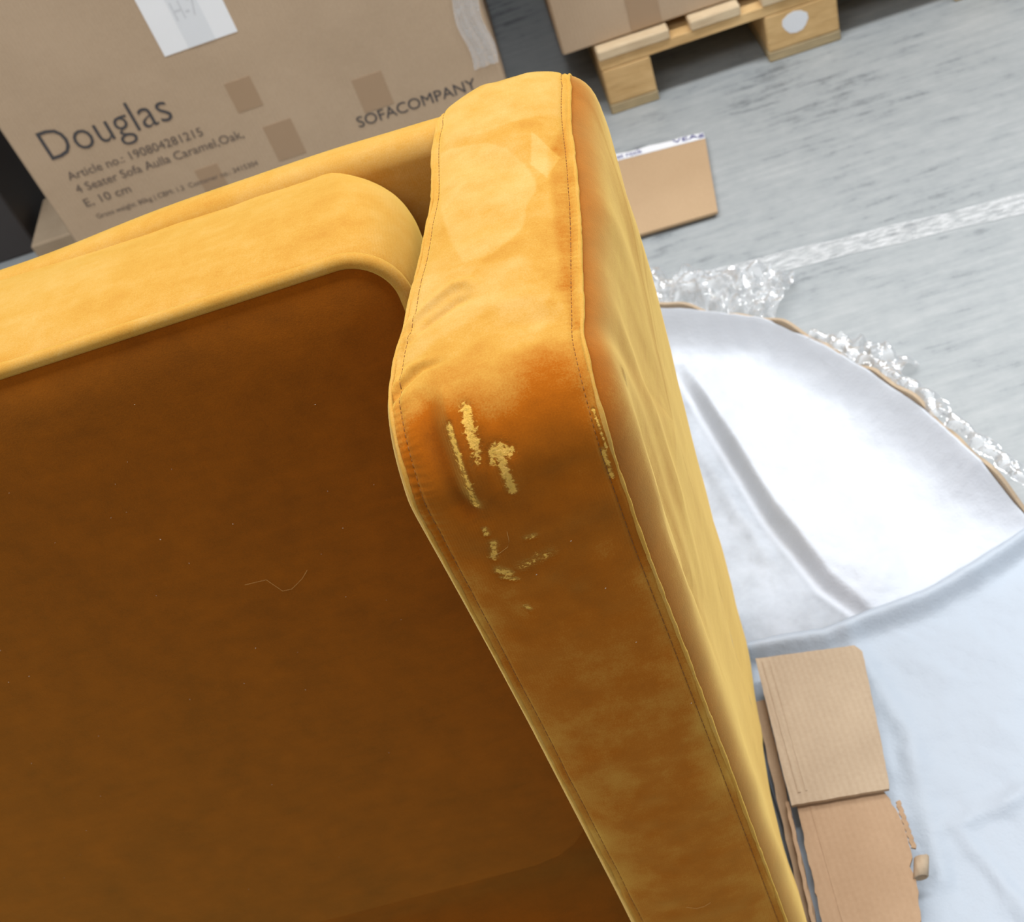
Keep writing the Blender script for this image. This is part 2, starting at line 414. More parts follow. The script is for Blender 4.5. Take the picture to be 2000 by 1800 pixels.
#LISTS-BEGIN
FOLD_LIST = [([(-0.0642, 0.249), (-0.0473, 0.2385), (-0.0294, 0.2295), (-0.0174, 0.231), (-0.0105, 0.24)], 0.0042, 0.0044, 0),
    ([(-0.0546, 0.2654), (-0.0405, 0.2549), (-0.0241, 0.246), (-0.0147, 0.249)], -0.0036, 0.0036, 0),
    ([(-0.065, 0.2789), (-0.0618, 0.2624), (-0.0473, 0.2639)], 0.0026, 0.004, 0),
    ([(-0.065, 0.3196), (-0.0574, 0.3089), (-0.0428, 0.2999), (-0.0268, 0.3029)], -0.004, 0.0034, 0),
    ([(-0.0626, 0.3074), (-0.0516, 0.2969), (-0.0369, 0.2954)], 0.003, 0.004, 0),
    ([(-0.061, 0.3266), (-0.0505, 0.3182), (-0.0357, 0.3149)], 0.0022, 0.006, 0),
    ([(-0.0417, 0.3224), (-0.0393, 0.3516), (-0.0369, 0.3724), (-0.0344, 0.3984), (-0.0307, 0.4112)], -0.0065, 0.008, 0),
    ([(-0.0281, 0.3307), (-0.0268, 0.353), (-0.0255, 0.3696), (-0.0268, 0.3904), (-0.0241, 0.4016)], 0.0036, 0.0045, 0),
    ([(-0.0133, 0.3377), (-0.0133, 0.3585), (-0.016, 0.3696)], 0.0016, 0.005, 0),
    ([(-0.0105, 0.3599), (-0.0119, 0.3738), (-0.0119, 0.3952)], -0.002, 0.005, 0),
    ([(-0.0035, 0.3613), (0.0007, 0.3779), (-0.0007, 0.4032)], 0.0024, 0.006, 0),
    ([(-0.0405, 0.1905), (-0.0021, 0.192), (0.0344, 0.2235)], 0.0016, 0.012, 0),
    ([(0.0035, 0.2639), (0.0319, 0.2654), (0.0536, 0.2819)], 0.0018, 0.008, 0),
    ([(0.0119, 0.2879), (0.0393, 0.2894), (0.0601, 0.3029)], -0.0016, 0.007, 0),
    ([(0.0332, 0.0423), (0.0035, 0.0153), (-0.0428, -0.0512)], 0.0012, 0.009, 0),
    ([(-0.0357, 0.0902), (-0.0063, 0.0932), (0.0294, 0.1456)], -0.001, 0.012, 0),
    ([(-0.0574, 0.6752), (-0.0393, 0.7184), (-0.0369, 0.784)], 0.0012, 0.01, 0)]
WEAR_LIST = [([(-0.016, 0.3432), (-0.016, 0.3516), (-0.016, 0.3641)], 0.0038, 0.95),
    ([(-0.0147, 0.3641), (-0.0174, 0.3724)], 0.0035, 0.62),
    ([(-0.0063, 0.371), (-0.0021, 0.3682), (0.0035, 0.3724)], 0.004, 0.9),
    ([(-0.0021, 0.371), (-0.0021, 0.3807), (-0.0021, 0.3968)], 0.0034, 1.0),
    ([(-0.0077, 0.3724), (-0.0091, 0.3766)], 0.0022, 0.85),
    ([(-0.0294, 0.3502), (-0.0281, 0.3654), (-0.0268, 0.3877), (-0.0281, 0.4032)], 0.0024, 0.72),
    ([(-0.0281, 0.3488), (-0.0281, 0.3613), (-0.0281, 0.371)], 0.0016, 0.9),
    ([(-0.0294, 0.4224), (-0.0294, 0.4256)], 0.002, 0.85),
    ([(-0.0281, 0.4352), (-0.0319, 0.4464)], 0.0026, 0.8),
    ([(-0.0332, 0.4592), (-0.0268, 0.464)], 0.003, 0.85),
    ([(-0.0332, 0.4656), (-0.0241, 0.4704)], 0.0016, 0.75),
    ([(-0.0174, 0.4608), (0.0049, 0.456)], 0.0045, 0.46),
    ([(-0.0063, 0.4384), (-0.0007, 0.4384)], 0.002, 0.6),
    ([(-0.0268, 0.4976), (-0.0255, 0.5008)], 0.0016, 0.7),
    ([(0.0601, 0.392), (0.0601, 0.4144)], 0.0018, 0.8),
    ([(0.061, 0.3641), (0.0626, 0.3904)], 0.001, 0.75),
    ([(0.065, 0.3044), (0.065, 0.3405)], 0.001, 0.6)]
NAP_SHADE_LIST = [([(-0.0451, 0.3238), (-0.0332, 0.3266), (-0.0307, 0.3543), (-0.0268, 0.389), (-0.0241, 0.4128), (-0.0357, 0.4096), (-0.0393, 0.3766), (-0.044, 0.3502)], -0.26, 0.006),  # fold valley: shade painted in together with brushed pile
    ([(-0.0241, 0.3585), (-0.0119, 0.3863), (-0.0105, 0.408), (-0.0255, 0.4032)], -0.14, 0.005),
    ([(-0.0555, 0.0543), (-0.0344, 0.0602), (-0.0105, 0.0707), (0.0077, 0.0872), (0.0228, 0.1112), (0.0319, 0.1336), (0.0332, 0.1486), (0.0255, 0.1621), (0.0228, 0.1861), (0.0147, 0.1995), (-0.0007, 0.21), (-0.0228, 0.207), (-0.0381, 0.1741), (-0.0555, 0.1202), (-0.0592, 0.0842)], 0.15, 0.0018),
    ([(0.0319, 0.0752), (0.0536, 0.1112), (0.0417, 0.1351), (0.0281, 0.1127)], 0.18, 0.001),
    ([(-0.061, 0.0), (-0.0405, -0.0279), (0.0133, -0.0093), (0.0555, -0.0349), (0.0574, 0.0558), (0.0147, 0.0558), (-0.0147, 0.0573), (-0.0505, 0.0453)], 0.12, 0.003),
    ([(0.044, 0.1052), (0.0626, 0.0617), (0.0618, 0.1831), (0.0618, 0.3029), (0.0516, 0.2609), (0.0462, 0.1696)], -0.22, 0.004),
    ([(-0.0555, 0.2025), (-0.0119, 0.216), (0.0228, 0.219), (0.044, 0.2594), (0.0369, 0.2984), (0.0035, 0.2639), (-0.0174, 0.2744), (-0.0451, 0.2849), (-0.0634, 0.2385)], 0.1, 0.004),
    ([(-0.065, 0.3266), (-0.0307, 0.3293), (0.0147, 0.3405), (0.065, 0.3321), (0.065, 0.3599), (0.065, 1.1264), (-0.065, 1.0336), (-0.065, 0.3543)], -0.44, 0.03),  # front below the bend: shade painted as a darker, redder tone
    ([(-0.065, 0.3432), (-0.0319, 0.3363), (0.0428, 0.3585), (0.0642, 0.4032), (0.061, 0.4944), (-0.0188, 0.5088), (-0.0462, 0.424), (-0.0642, 0.3779)], -0.14, 0.012),  # upper front: a second layer of the painted shade
    ([(-0.065, 0.7056), (-0.0241, 0.6704), (-0.0007, 0.7056), (-0.0344, 0.7472)], 0.1, 0.006),
    ([(-0.0473, 0.4736), (-0.0049, 0.4672), (0.0049, 0.5072), (-0.0319, 0.5136)], 0.1, 0.006)]
HAIR2 = [(-0.0147, 0.8848), (-0.0063, 0.8896), (0.0007, 0.8896), (0.0077, 0.8864)]
HAIR3 = [(-0.0344, 0.4448), (-0.0268, 0.4432), (-0.0201, 0.44), (-0.0174, 0.4352), (-0.016, 0.4272)]
#LISTS-END
def make_arm(mirror=None):
    mir = (lambda V: V) if mirror is None else (lambda V: np.c_[2*mirror - np.asarray(V)[:, 0], np.asarray(V)[:, 1:]])
    V, A, SS, wear, nap_shade = arm_surface()
    n, mcount = A.shape
    arm = obj('armrest', mir(V.reshape(-1, 3)), grid_faces(n, mcount), M_arm, SOFA, attrs={'wear': wear, 'nap_shade': nap_shade})
    if mirror is None: arm['label'] = 'worn velvet armrest facing strip with scuffed pile'
    # side panels
    for side, X, sg in (('outer', XO, 1), ('inner', XI, -1)):
        idx = np.arange(0, len(AP), 2)
        P = AP[idx]; ctr = np.c_[np.full(len(idx), .735), np.minimum(P[:, 1], .60)]
        d = ctr - P; Ld = np.linalg.norm(d, axis=1)
        near = [0, .0012, .003, .006, .010, .015, .021, .028, .036, .045, .055]
        Q = near + list(np.linspace(.055, 1, 16)[1:])
        VV = []
        for iq, q in enumerate(Q):
            f = q/Ld if iq < len(near) else (.055 + (q-.055)/.945*(Ld-.055))/Ld
            dist = f*Ld
            p = P + d*f[:, None]
            far = np.interp(p[:, 0], [.40, .52, .95], [.006, -.012, .032]) if sg > 0 else np.interp(p[:, 0], [.45, .56, .95], [-.145, -.145, -.082])
            xs = X[idx]*(1-f) + f*far
            bl = (.017 if sg > 0 else .0095)*(1 - np.exp(-dist/.012))
            if sg < 0: bl = bl*np.where(P[:, 0] > .62, .45, 1.0)
            rip = np.zeros(len(idx))
            if sg > 0:
                k0 = 1-np.exp(-dist/.015)
                uv = np.c_[p[:, 0] + .30*p[:, 1], p[:, 1]*.30]
                rip = (.0030*vnoise(uv, 16, 21) + .0012*vnoise(uv, 38, 22))*k0
                for poly, am, wd in SIDE_FOLDS:
                    dd, sd, t = segdist(p, poly)
                    rip = rip + am*np.exp(-(dd*sd/wd)**2)*np.exp(-(np.maximum(dd-2*wd, 0)/wd)**2)*np.sin(np.clip(t*.9+.05, 0, 1)*math.pi)
            VV.append(np.c_[xs + sg*(bl + rip), p[:, 0], p[:, 1]])
        VV = np.array(VV)      # q, i
        w0 = np.zeros(VV.shape[0]*VV.shape[1])
        if sg > 0 and mirror is None:
            pts = VV.reshape(-1, 3)
            for (y, z, r, am) in SIDE_WEAR:
                w0 = np.maximum(w0, am*np.exp(-(((pts[:, 1]-y)**2 + (pts[:, 2]-z)**2)/r**2)))
        o = obj('side_panel', mir(VV.reshape(-1, 3)), grid_faces(len(Q), len(idx)), M_side, SOFA, attrs={'wear': w0, 'nap_shade': np.repeat([-.30*math.exp(-(q_ if k_ < 11 else .2)/.016) for k_, q_ in enumerate(Q)], len(idx))})  # tone painted darker toward the seam, where the panel curves
        if mirror is None: o['label'] = 'outer velvet side panel of the armrest' if sg > 0 else 'inner velvet side panel of the armrest'
        # welt along the seam
        sel = np.arange(0, len(AP), 3)
        jit = .0004*vnoise(np.c_[AS[sel], AS[sel]*0], 180, 31)
        P3 = np.c_[X[sel] + sg*.0002 + jit, AP[sel, 0] + AN[sel, 0]*.0002, AP[sel, 1] + AN[sel, 1]*.0002]
        v, f = tube_vf(P3, .0014 + .0004*vnoise(np.c_[AS[sel], AS[sel]*0], 90, 33), 8)
        obj('seam_welt', mir(np.array(v)), f, M_velvet, SOFA)
        # topstitching
        mb = MB(); col = np.argmin(np.abs((AA if sg < 0 else 1-AA)*.128 - .0062))
        s = S0 - .10
        while s < AS[-1] - .01:
            i0 = np.searchsorted(AS, s); i1 = min(np.searchsorted(AS, s + .0026), len(AS)-1)
            if i1 > i0:
                p = V[[i0, i1], col] + np.c_[np.zeros(2), AN[[i0, i1]]*.0001]
                v, f = tube_vf(p, .00032, 4); mb.add(v, f)
            s += .0040
        st = obj('stitching', mir(np.array(mb.V)), mb.F, M_thread, SOFA); st['kind'] = 'stuff'
SIDE_FOLDS = [([(.60, .80), (.60, .70), (.575, .58), (.57, .48)], -.005, .012), ([(.575, .80), (.555, .69), (.54, .60)], .003, .010), ([(.66, .80), (.66, .66), (.63, .50)], .004, .014), ([(.555, .70), (.56, .62), (.60, .52)], -.003, .006)]
SIDE_WEAR = [(.60, .79, .006, .8), (.59, .775, .004, .7)]
make_arm()
ARM_MIRROR_X = -1.16
make_arm(ARM_MIRROR_X)
# bottom closure of both arms is hidden by the floor packaging

# seat cushion: rounded slab standing behind the arm, face tilted like the arm front
def rrect(w0, w1, h0, h1, r, n=14, step=.02):
    pts = []
    r = max(r, .002)
    def line(a, b):
        a = np.array(a); b = np.array(b); k = max(2, int(np.linalg.norm(b-a)/step)); return [a + (b-a)*i/k for i in range(k)]
    cs = [((w1-r, h1-r), 90, 0), ((w1-r, h0+r), 0, -90), ((w0+r, h0+r), -90, -180), ((w0+r, h1-r), 180, 90)]
    return cs, r
def ring(w0, w1, h0, h1, r, N=420):
    # constant vertex count ring: 40 per corner, rest on the sides by fraction
    r = max(r, .001); out = []
    nc = 24; nw = 90; nh = 70
    C = [((w1-r, h1-r), 90, 0), ((w1-r, h0+r), 0, -90), ((w0+r, h0+r), -90, -180), ((w0+r, h1-r), 180, 90)]
    n_after = [nh, nw, nh, nw]
    for k, (c, a0, a1) in enumerate(C):
        arc = [(c[0]+r*math.cos(math.radians(t)), c[1]+r*math.sin(math.radians(t))) for t in np.linspace(a0, a1, nc)]
        out += arc
        nxt = C[(k+1) % 4]; b = (nxt[0][0]+r*math.cos(math.radians(nxt[1])), nxt[0][1]+r*math.sin(math.radians(nxt[1])))
        a = arc[-1]
        for i in range(1, n_after[k]+1):
            f = i/(n_after[k]+1); out.append((a[0]+(b[0]-a[0])*f, a[1]+(b[1]-a[1])*f))
    return np.array(out)
Uv = np.array([0, K, 1])/math.hypot(1, K); Nf = np.array([0, -1, K])/math.hypot(1, K)
def slab(name, x0, x1, top, height, rad, levels, mat, parent, y_at_top, cap_first=True, cap_last=True, noise=None):
    """levels: list of (outset, t forward)"""
    O = np.array([0, y_at_top, top]); VV = []
    for (o_, t) in levels:
        R = ring(x0 - o_, x1 + o_, -height - o_, o_, max(rad + o_, .004))
        p = O[None, :] + np.c_[R[:, 0], np.zeros(len(R)), np.zeros(len(R))] + R[:, 1][:, None]*Uv[None, :] + t*Nf[None, :]
        if noise is not None: p += noise(p, o_, t)
        VV.append(p)
    n, m_ = len(VV), len(VV[0]); F = grid_faces(n, m_, True)
    if cap_first: F.append(list(range(m_)))
    if cap_last: F.append([(n-1)*m_ + j for j in range(m_)][::-1])
    o = obj(name, np.concatenate(VV), F, mat, parent); fix_normals(o); return o, VV
CX0, CX1 = -1.02, -.142
D = .170
def cn(p, o_, t):
    q = vnoise(p, 16, 41)*.0018 + vnoise(p, 40, 42)*.0006
    back = max(0, (-t/D - .45)/.55)**2.6*.032
    w = sst(p[:, 0], CX1-.11, CX1)
    return np.c_[q*.3 - w*back, q*0, q]
face_levels = [(-q, .011*(1-math.exp(-q/.025)) - .0015*math.exp(-q/.002)) for q in [.36, .33, .28, .23, .18, .14, .10, .075, .055, .04, .03, .022, .016, .011, .007, .004, .002, .0005]]
cf, _ = slab('seat_panel', CX0, CX1, .838, .84, .040, face_levels, M_shaded, SOFA, .752, cap_last=False)
cf['label'] = 'large golden velvet face of the seat cushion, with shade in its colour'
bl = []
for q in np.linspace(0, 1, 26):
    t = -q*D; bl.append((.0135*math.sin(math.pi*min(q*1.02, 1))**.55 - .001 + .006*q, t - .003))
bl += [(-.001, -D-.004), (-.006, -D-.007), (-.02, -D-.009), (-.06, -D-.009)]
cb, rings = slab('cushion_border', CX0, CX1, .838, .84, .040, bl, M_velvet, SOFA, .752, cap_first=False, noise=cn)
R = ring(CX0-.0015, CX1+.0015, -.822-.0015, .0015, .0415)
pp = np.array([0, .752, .838])[None, :] + np.c_[R[:, 0], R[:, 0]*0, R[:, 0]*0] + R[:, 1][:, None]*Uv[None, :] - .0016*Nf[None, :]
pp = np.roll(pp, -200, 0); pp = pp[pp[:, 2] > .06]; pp = pp[1:-1]
v, f = tube_vf(pp, .0060, 12, False); obj('piping', v, f, M_velvet, SOFA)
mb = MB()
R = ring(CX0-.003, CX1+.003, -.825, .0036, .043)
pp = np.array([0, .752, .838])[None, :] + np.c_[R[:, 0], R[:, 0]*0, R[:, 0]*0] + R[:, 1][:, None]*Uv[None, :] - .0088*Nf[None, :]
seg = np.linalg.norm(np.diff(pp, axis=0), axis=1); cs = np.r_[0, np.cumsum(seg)]
for s in np.arange(0, cs[-1]-.004, .0042):
    a = np.array([np.interp([s, s+.0027], cs, pp[:, k]) for k in range(3)]).T
    v, f = tube_vf(a, .00035, 4); mb.add(v, f)
o = obj('stitching', mb.V, mb.F, M_thread, SOFA); o['kind'] = 'stuff'

# front rail of the frame behind the cushion
prof = [(.895, .10)] + [(.895, z) for z in np.linspace(.2, .80, 8)]
prof += [(.912 - .017*math.cos(t), .806 + .018*math.sin(t)) for t in np.linspace(.1, math.pi/2, 8)]
prof += [(.915 + .036*math.cos(t), .788 + .036*math.sin(t)) for t in np.linspace(math.pi/2, 0, 14)]
prof += [(.951, z) for z in np.linspace(.74, .10, 10)]
prof = np.array(prof); xs = np.linspace(ARM_MIRROR_X*2 + .10 + .0, -.088, 160)
V = []
for x in xs:
    near = math.exp(-((x+.088)/.035)**2)
    for (y, z) in prof:
        V.append((x, y, z + (.002*near + .010*math.exp(-((x+.24)/.17)**2) + .0008*math.sin(x*31))*(z > .7)))
V = np.array(V); F = grid_faces(len(xs), len(prof))
F = [f for f in F]
m_ = len(prof); F += [(i*m_, (i+1)*m_, (i+1)*m_+m_-1, i*m_+m_-1) for i in range(len(xs)-1)]
F += [list(range(m_)), [(len(xs)-1)*m_+j for j in range(m_)][::-1]]
fix_normals(obj('front_rail', V, F, M_velvet, SOFA))
# second seat cushion further along, up to the far arm
for nm, lv, kw in (('seat_panel', face_levels, dict(cap_last=False)), ('cushion_border', bl, dict(cap_first=False, noise=cn))):
    slab(nm, -2.17, -1.055, .838, .822, .048, lv, M_shaded if nm == 'seat_panel' else M_velvet, SOFA, .752, **kw)
# backrest, lying on the floor in front of the seat
rc = .12; a_ = math.atan(K)      # cove tangent to the seat panel and to the floor
yp = lambda z: .752 - .0116 - K*(.838 - z)
cyc = yp(.004 + rc*(1-math.sin(a_))) - rc*math.cos(a_)
prof = [(.72, .17), (yp(.17)+.004, .17)] + [(cyc + rc*math.cos(t), .004 + rc + rc*math.sin(t)) for t in np.linspace(-a_, -math.pi/2, 30)] + [(.02, .004), (.02, .001), (.72, .001)]
V = [(x, y, z) for x in (-2.19, -.135) for y, z in prof]; n_ = len(prof)
o = obj('backrest', V, [(i, (i+1) % n_, n_+(i+1) % n_, n_+i) for i in range(n_)] + [list(range(n_)), list(range(n_, 2*n_))[::-1]], M_shaded, SOFA); fix_normals(o)

# ================================================================== big carton on a pallet behind the sofa
def pallet(label, x0, y0, w=.80, ln=1.2, blocks=(.10, .145, .10), mats=None):
    P = thing('pallet', label, 'pallet', (x0 + w/2, y0 + ln/2, 0), )
    bx = [(x0, x0+blocks[0]), (x0+w/2-blocks[1]/2, x0+w/2+blocks[1]/2), (x0+w-blocks[2], x0+w)]
    by = [(y0, y0+.145), (y0+ln/2-.0725, y0+ln/2+.0725), (y0+ln-.145, y0+ln)]
    tb = [(0, .145), (.186, .286), (.3275, .4725), (.514, .614), (.655, .80)]
    for i, (a, c) in enumerate(bx):
        V, F = box_vf(a, c, y0, y0+ln, 0, .022, .002); fix_normals(obj('bottom_board', V, F, M_woodg, P, False))
        for (p, q) in by:
            V, F = box_vf(a+.001, c-.001, p, q, .022, .10, .003); fix_normals(obj('block', V, F, M_wood, P, False))
    for (p, q) in by:
        V, F = box_vf(x0, x0+w, p, q, .10, .122, .002); fix_normals(obj('stringer_board', V, F, M_wood, P, False))
    for (a, c) in tb:
        k = w/.8; V, F = box_vf(x0+a*k, x0+c*k, y0-.004, y0+ln+.004, .122, .144, .003); fix_normals(obj('deck_board', V, F, M_woodp, P, False))
    return P
pallet('wooden pallet in the shadow under the big printed carton', -.90, 2.10)
p2 = pallet('pale wooden pallet with a white sticker under the carton at top', .122, 2.215, .80)
p3 = pallet('wooden pallet at the top right edge with only one corner block showing', 1.36, 2.62)

def carton(name, label, x0, x1, y0, y1, z0, z1, mat, b=.004, jitter=0):
    n = 14; T = thing(name, label, 'box', ((x0+x1)/2, (y0+y1)/2, z0))
    V, F = box_vf(x0, x1, y0, y1, z0, z1, b)
    o = fix_normals(obj('carton_body', V, F, mat, T, False)); return T
B = carton('cardboard_box', 'large brown carton with black printed text and a white paper label', -.932, -.059, 2.054, 3.9, .146, 1.25, M_card)
FY = 2.054
def text_part(name, txt, x0, x1, zb, cap, mat, parent, y=FY-.0008, spacing=1.0, thin=0.0):
    cu = bpy.data.curves.new('tmp', 'FONT'); cu.body = txt; cu.size = 1; cu.resolution_u = 3; cu.offset = thin; cu.space_character = spacing
    t = bpy.data.objects.new('tmp', cu); COL.objects.link(t)
    dg = bpy.context.evaluated_depsgraph_get(); me = bpy.data.meshes.new_from_object(t.evaluated_get(dg))
    P = np.array([v.co[:] for v in me.vertices]); Fc = [list(p.vertices) for p in me.polygons]
    bpy.data.objects.remove(t)
    sx = (x1-x0)/(P[:, 0].max()-P[:, 0].min()); sz = cap/.70
    V = np.c_[x0 + (P[:, 0]-P[:, 0].min())*sx, np.full(len(P), y), zb + P[:, 1]*sz]
    o = obj(name, V, Fc, mat, parent, False); return o
text_part('printed_name', 'Douglas', -.879, -.640, .369, .060, M_ink, B, thin=-.009)
text_part('printed_text', 'Article no.: 190804281215', -.872, -.606, .322, .017, M_ink2, B)
text_part('printed_text', '4 Seater Sofa Aulla Caramel,Oak,', -.872, -.540, .293, .017, M_ink2, B)
text_part('printed_text', 'E, 10 cm', -.872, -.780, .262, .017, M_ink2, B)
text_part('printed_text', 'Gross weight: 80kg | CBM: 1.2  Container no.: 3415304', -.866, -.54, .232, .010, M_ink2, B)
text_part('printed_text', 'SOFACOMPANY', -.338, -.110, .238, .022, M_ink, B)
def patch(name, x0, x1, z0, z1, mat, parent, y, th=.0006, skew=0):
    V, F = box_vf(x0, x1, y-th, y, z0, z1, .0002)
    V = [(a + skew*(c-z0), b_, c) for a, b_, c in V]
    return fix_normals(obj(name, V, F, mat, parent, False))
for (x0, x1, z0, z1) in ((-.53, -.482, .34, .40), (-.502, -.448, .225, .30), (-.318, -.262, .262, .330), (-.74, -.70, .640, .70), (-.655, -.61, .215, .262)):
    patch('parcel_tape', x0, x1, z0, z1, M_tapebrown, B, FY)
PL = patch('paper_label', -.601, -.466, .480, .70, M_paper, B, FY, .0008)
PL['label'] = 'white paper label stuck to the carton'
patch('clear_tape', -.556, -.506, .4802, .70, M_cleartape, PL, FY-.0008, .0004)
t_ = text_part('handwritten_text', 'H-7', -.552, -.510, .530, .034, M_pencil, PL, FY-.0014)

ffV = []
for i in range(14):
    for j in range(30):
        x = -.105 + .046*i/13; zz = .275 + .5*j/29
        ffV.append((x + .004*math.sin(j*.9), FY - .0035 - .0025*math.sin(i*1.3 + j*.5) * (1 if 0 < i < 13 else 0), zz))
obj('film_wrap', ffV, grid_faces(14, 30), M_film, B)
C2 = carton('cardboard_box', 'brown carton standing on the pallet at the top, behind the armrest', .059, 1.25, 2.235, 3.4, .146, 1.2, M_card)
V, F = box_vf(.20, .26, 2.2335, 2.2348, .15, .6, .0003); fix_normals(obj('parcel_tape', V, F, M_tapebrown, C2, False))
# sticker on the middle block
th = np.linspace(0, 2*math.pi, 13)[:-1]
bcx = p2.location.x
Vs = [(.509 + .026*math.cos(t)*(1+.1*math.sin(3*t)), 2.2145, .070 + .023*math.sin(t)) for t in th]
Vs += [(x, 2.2155, z) for x, _, z in Vs]
F = [list(range(12)), list(range(12, 24))[::-1]] + [(i, (i+1) % 12, 12+(i+1) % 12, 12+i) for i in range(12)]
o = fix_normals(obj('sticker', Vs, F, M_white, p2, False)); o['label'] = 'white sticker on the middle block'

# plain dark block and small carton left of the big carton
carton('dark_block', 'plain dark block left of the big printed carton', -2.2, -1.185, 2.43, 3.5, 0, 1.1, M_dark)
carton('small_carton', 'small pinkish-brown carton low beside the bottom left of the big carton', -1.165, -1.02, 2.36, 2.55, 0, .055, M_card3)

# ================================================================== things on the floor to the right
# worn white line on the concrete
V, F = [], []
for i, x in enumerate(np.linspace(-.05, 2.6, 60)):
    yc = 1.618 - .105*(x-.26) ; w = .024 + .002*math.sin(i*1.7)
    V += [(x, yc-w, .0012), (x, yc+w, .0012)]
F = [(2*i, 2*i+2, 2*i+3, 2*i+1) for i in range(59)]
o = obj('floor_marking', V, F, M_mark, smooth=False)
tag(o, 'worn white line taped across the grey concrete floor', 'floor line')

# flat cardboard piece with printed tape
CP = thing('cardboard_sheet', 'clean tan cardboard piece on the concrete with blue printed tape on its far edge', 'cardboard', (.15, 1.9, 0))
q = np.array([(.02, 2.040), (.268, 2.012), (.234, 1.782), (.02, 1.79)])
def prism(Q, z0, z1):
    n = len(Q); V = [(x, y, z0) for x, y in Q] + [(x, y, z1) for x, y in Q]
    F = [list(range(n))[::-1], list(range(n, 2*n))] + [(i, (i+1) % n, n+(i+1) % n, n+i) for i in range(n)]
    return V, F
V, F = prism(q, .009, .014); fix_normals(obj('cardboard_panel', V, F, M_card2, CP, False))
V, F = prism((q-q.mean(0))*.93+q.mean(0), .001, .009); fix_normals(obj('cardboard_panel', V, F, M_card3, CP, False))
e0, e1 = q[0], q[1]; n_ = np.array([.045, 1]); n_ = n_/np.hypot(*n_)
V = []; W_ = .022
for i in range(13):
    p = e0 + (e1-e0)*i/12*1.0; V += [(p[0], p[1]-.001, .0148), (p[0]+n_[0]*W_, p[1]+n_[1]*W_+.002*math.sin(i*2), .0138)]
fix_normals(obj('white_tape', V, [(2*i, 2*i+2, 2*i+3, 2*i+1) for i in range(12)], M_white, CP))
ang = math.atan2(e1[1]-e0[1], e1[0]-e0[0])
for fr0, fr1, tx in ((.28, .52, 'fast rock'), (.76, 1.0, 'VEAg')):
    cu = bpy.data.curves.new('tmp', 'FONT'); cu.body = tx; t = bpy.data.objects.new('tmp', cu); COL.objects.link(t)
    me = bpy.data.meshes.new_from_object(t.evaluated_get(bpy.context.evaluated_depsgraph_get()))
    P = np.array([v.co[:] for v in me.vertices]); Fc = [list(p.vertices) for p in me.polygons]; bpy.data.objects.remove(t)
    P[:, 0] = (P[:, 0]-P[:, 0].min())/(np.ptp(P[:, 0])); P[:, 1] = (P[:, 1]-P[:, 1].min())/np.ptp(P[:, 1])
    V = []
    for x, y, _ in P:
        p = e0 + (e1-e0)*(fr0+(fr1-fr0)*x); V.append((p[0]+n_[0]*(.003+y*.016), p[1]+n_[1]*(.003+y*.016), .0156))
    obj('blue_print', V, Fc, M_blue, CP, False)

# white fleece sheets lining an opened carton
rim = np.array([(.03, 1.535), (.10, 1.50), (.226, 1.403), (.28, 1.323), (.327, 1.238), (.365, 1.146), (.395, 1.044), (.424, .959), (.442, .885)])
rs = np.r_[0, np.cumsum(np.hypot(*np.diff(rim, axis=0).T))]
def rimp(t):
    t = np.asarray(t)*rs[-1]; return np.c_[np.interp(t, rs, rim[:, 0]), np.interp(t, rs, rim[:, 1])]
# low cardboard wall along the rim
tt = np.linspace(0, 1, 160); RP = rimp(tt)
for _ in range(6): RP[1:-1] = (RP[:-2] + 2*RP[1:-1] + RP[2:])/4
tan = np.gradient(RP, axis=0); tan /= np.linalg.norm(tan, axis=1)[:, None]; nor = np.c_[-tan[:, 1], tan[:, 0]]   # outward
rtap = 1 - .8*sst(RP[:, 1], 1.02, .90) if False else 1 - .8*np.clip((1.03-RP[:, 1])/.12, 0, 1)
rimh = (.075 + .006*np.sin(tt*23) + .004*np.sin(tt*61))*rtap
V = []
for i in range(160):
    for dn, z in ((.0015, 0), (.0015, rimh[i]), (.0065, rimh[i]), (.0065, 0)):
        V.append((RP[i, 0]+nor[i, 0]*dn, RP[i, 1]+nor[i, 1]*dn, z))
OC = fix_normals(obj('carton_wall', V, grid_faces(160, 4, True) + [[0, 1, 2, 3], [636+3, 636+2, 636+1, 636]], M_card3, smooth=False))
tag(OC, 'low curved cardboard edge around the white packing sheet on the floor', 'cardboard')

nu, nv = 150, 260
U_, V_ = np.meshgrid(np.linspace(0, 1, nu), np.linspace(0, 1, nv))
RPv = np.c_[np.interp(V_.ravel(), tt, RP[:, 0]), np.interp(V_.ravel(), tt, RP[:, 1])]
lx = np.full(len(RPv), .040); Lp = np.c_[lx, RPv[:, 1]*.985 + .0]
P2 = Lp + (RPv - Lp)*U_.ravel()[:, None]
drim = np.hypot(*(RPv - P2).T)
def sheet1(P, drim):
    h = .006 + .068*np.exp(-(drim/.035)**1.3)*np.interp(RPv[:, 1], [.91, 1.03], [.15, 1])
    # hump with a steep left side
    d, sd, t = segdist(P, [(.075, 1.42), (.10, 1.25), (.125, 1.08), (.16, .95), (.20, .88)])
    dd = d*sd                      # positive to the right of the direction of travel is negative side
    hump = .042*sst(dd, -.002, .018)*np.exp(-(np.maximum(dd-.05, 0)/.07)**2)
    h += hump*np.exp(-((P[:, 1]-1.15)/.24)**4)
    d2, s2, _ = segdist(P, [(.06, 1.30), (.11, 1.02)]); h += .006*np.exp(-(d2/.012)**2)
    h += .0045*vnoise(P, 14, 51) + .0018*vnoise(P, 45, 52) + .0008*vnoise(P, 120, 53)
    return np.maximum(h, .003)
hz = sheet1(P2, drim)
over = U_.ravel() > .985
V = np.c_[P2, hz]
F = grid_faces(nv, nu)
V[:, 2] = np.maximum(V[:, 2], .003)
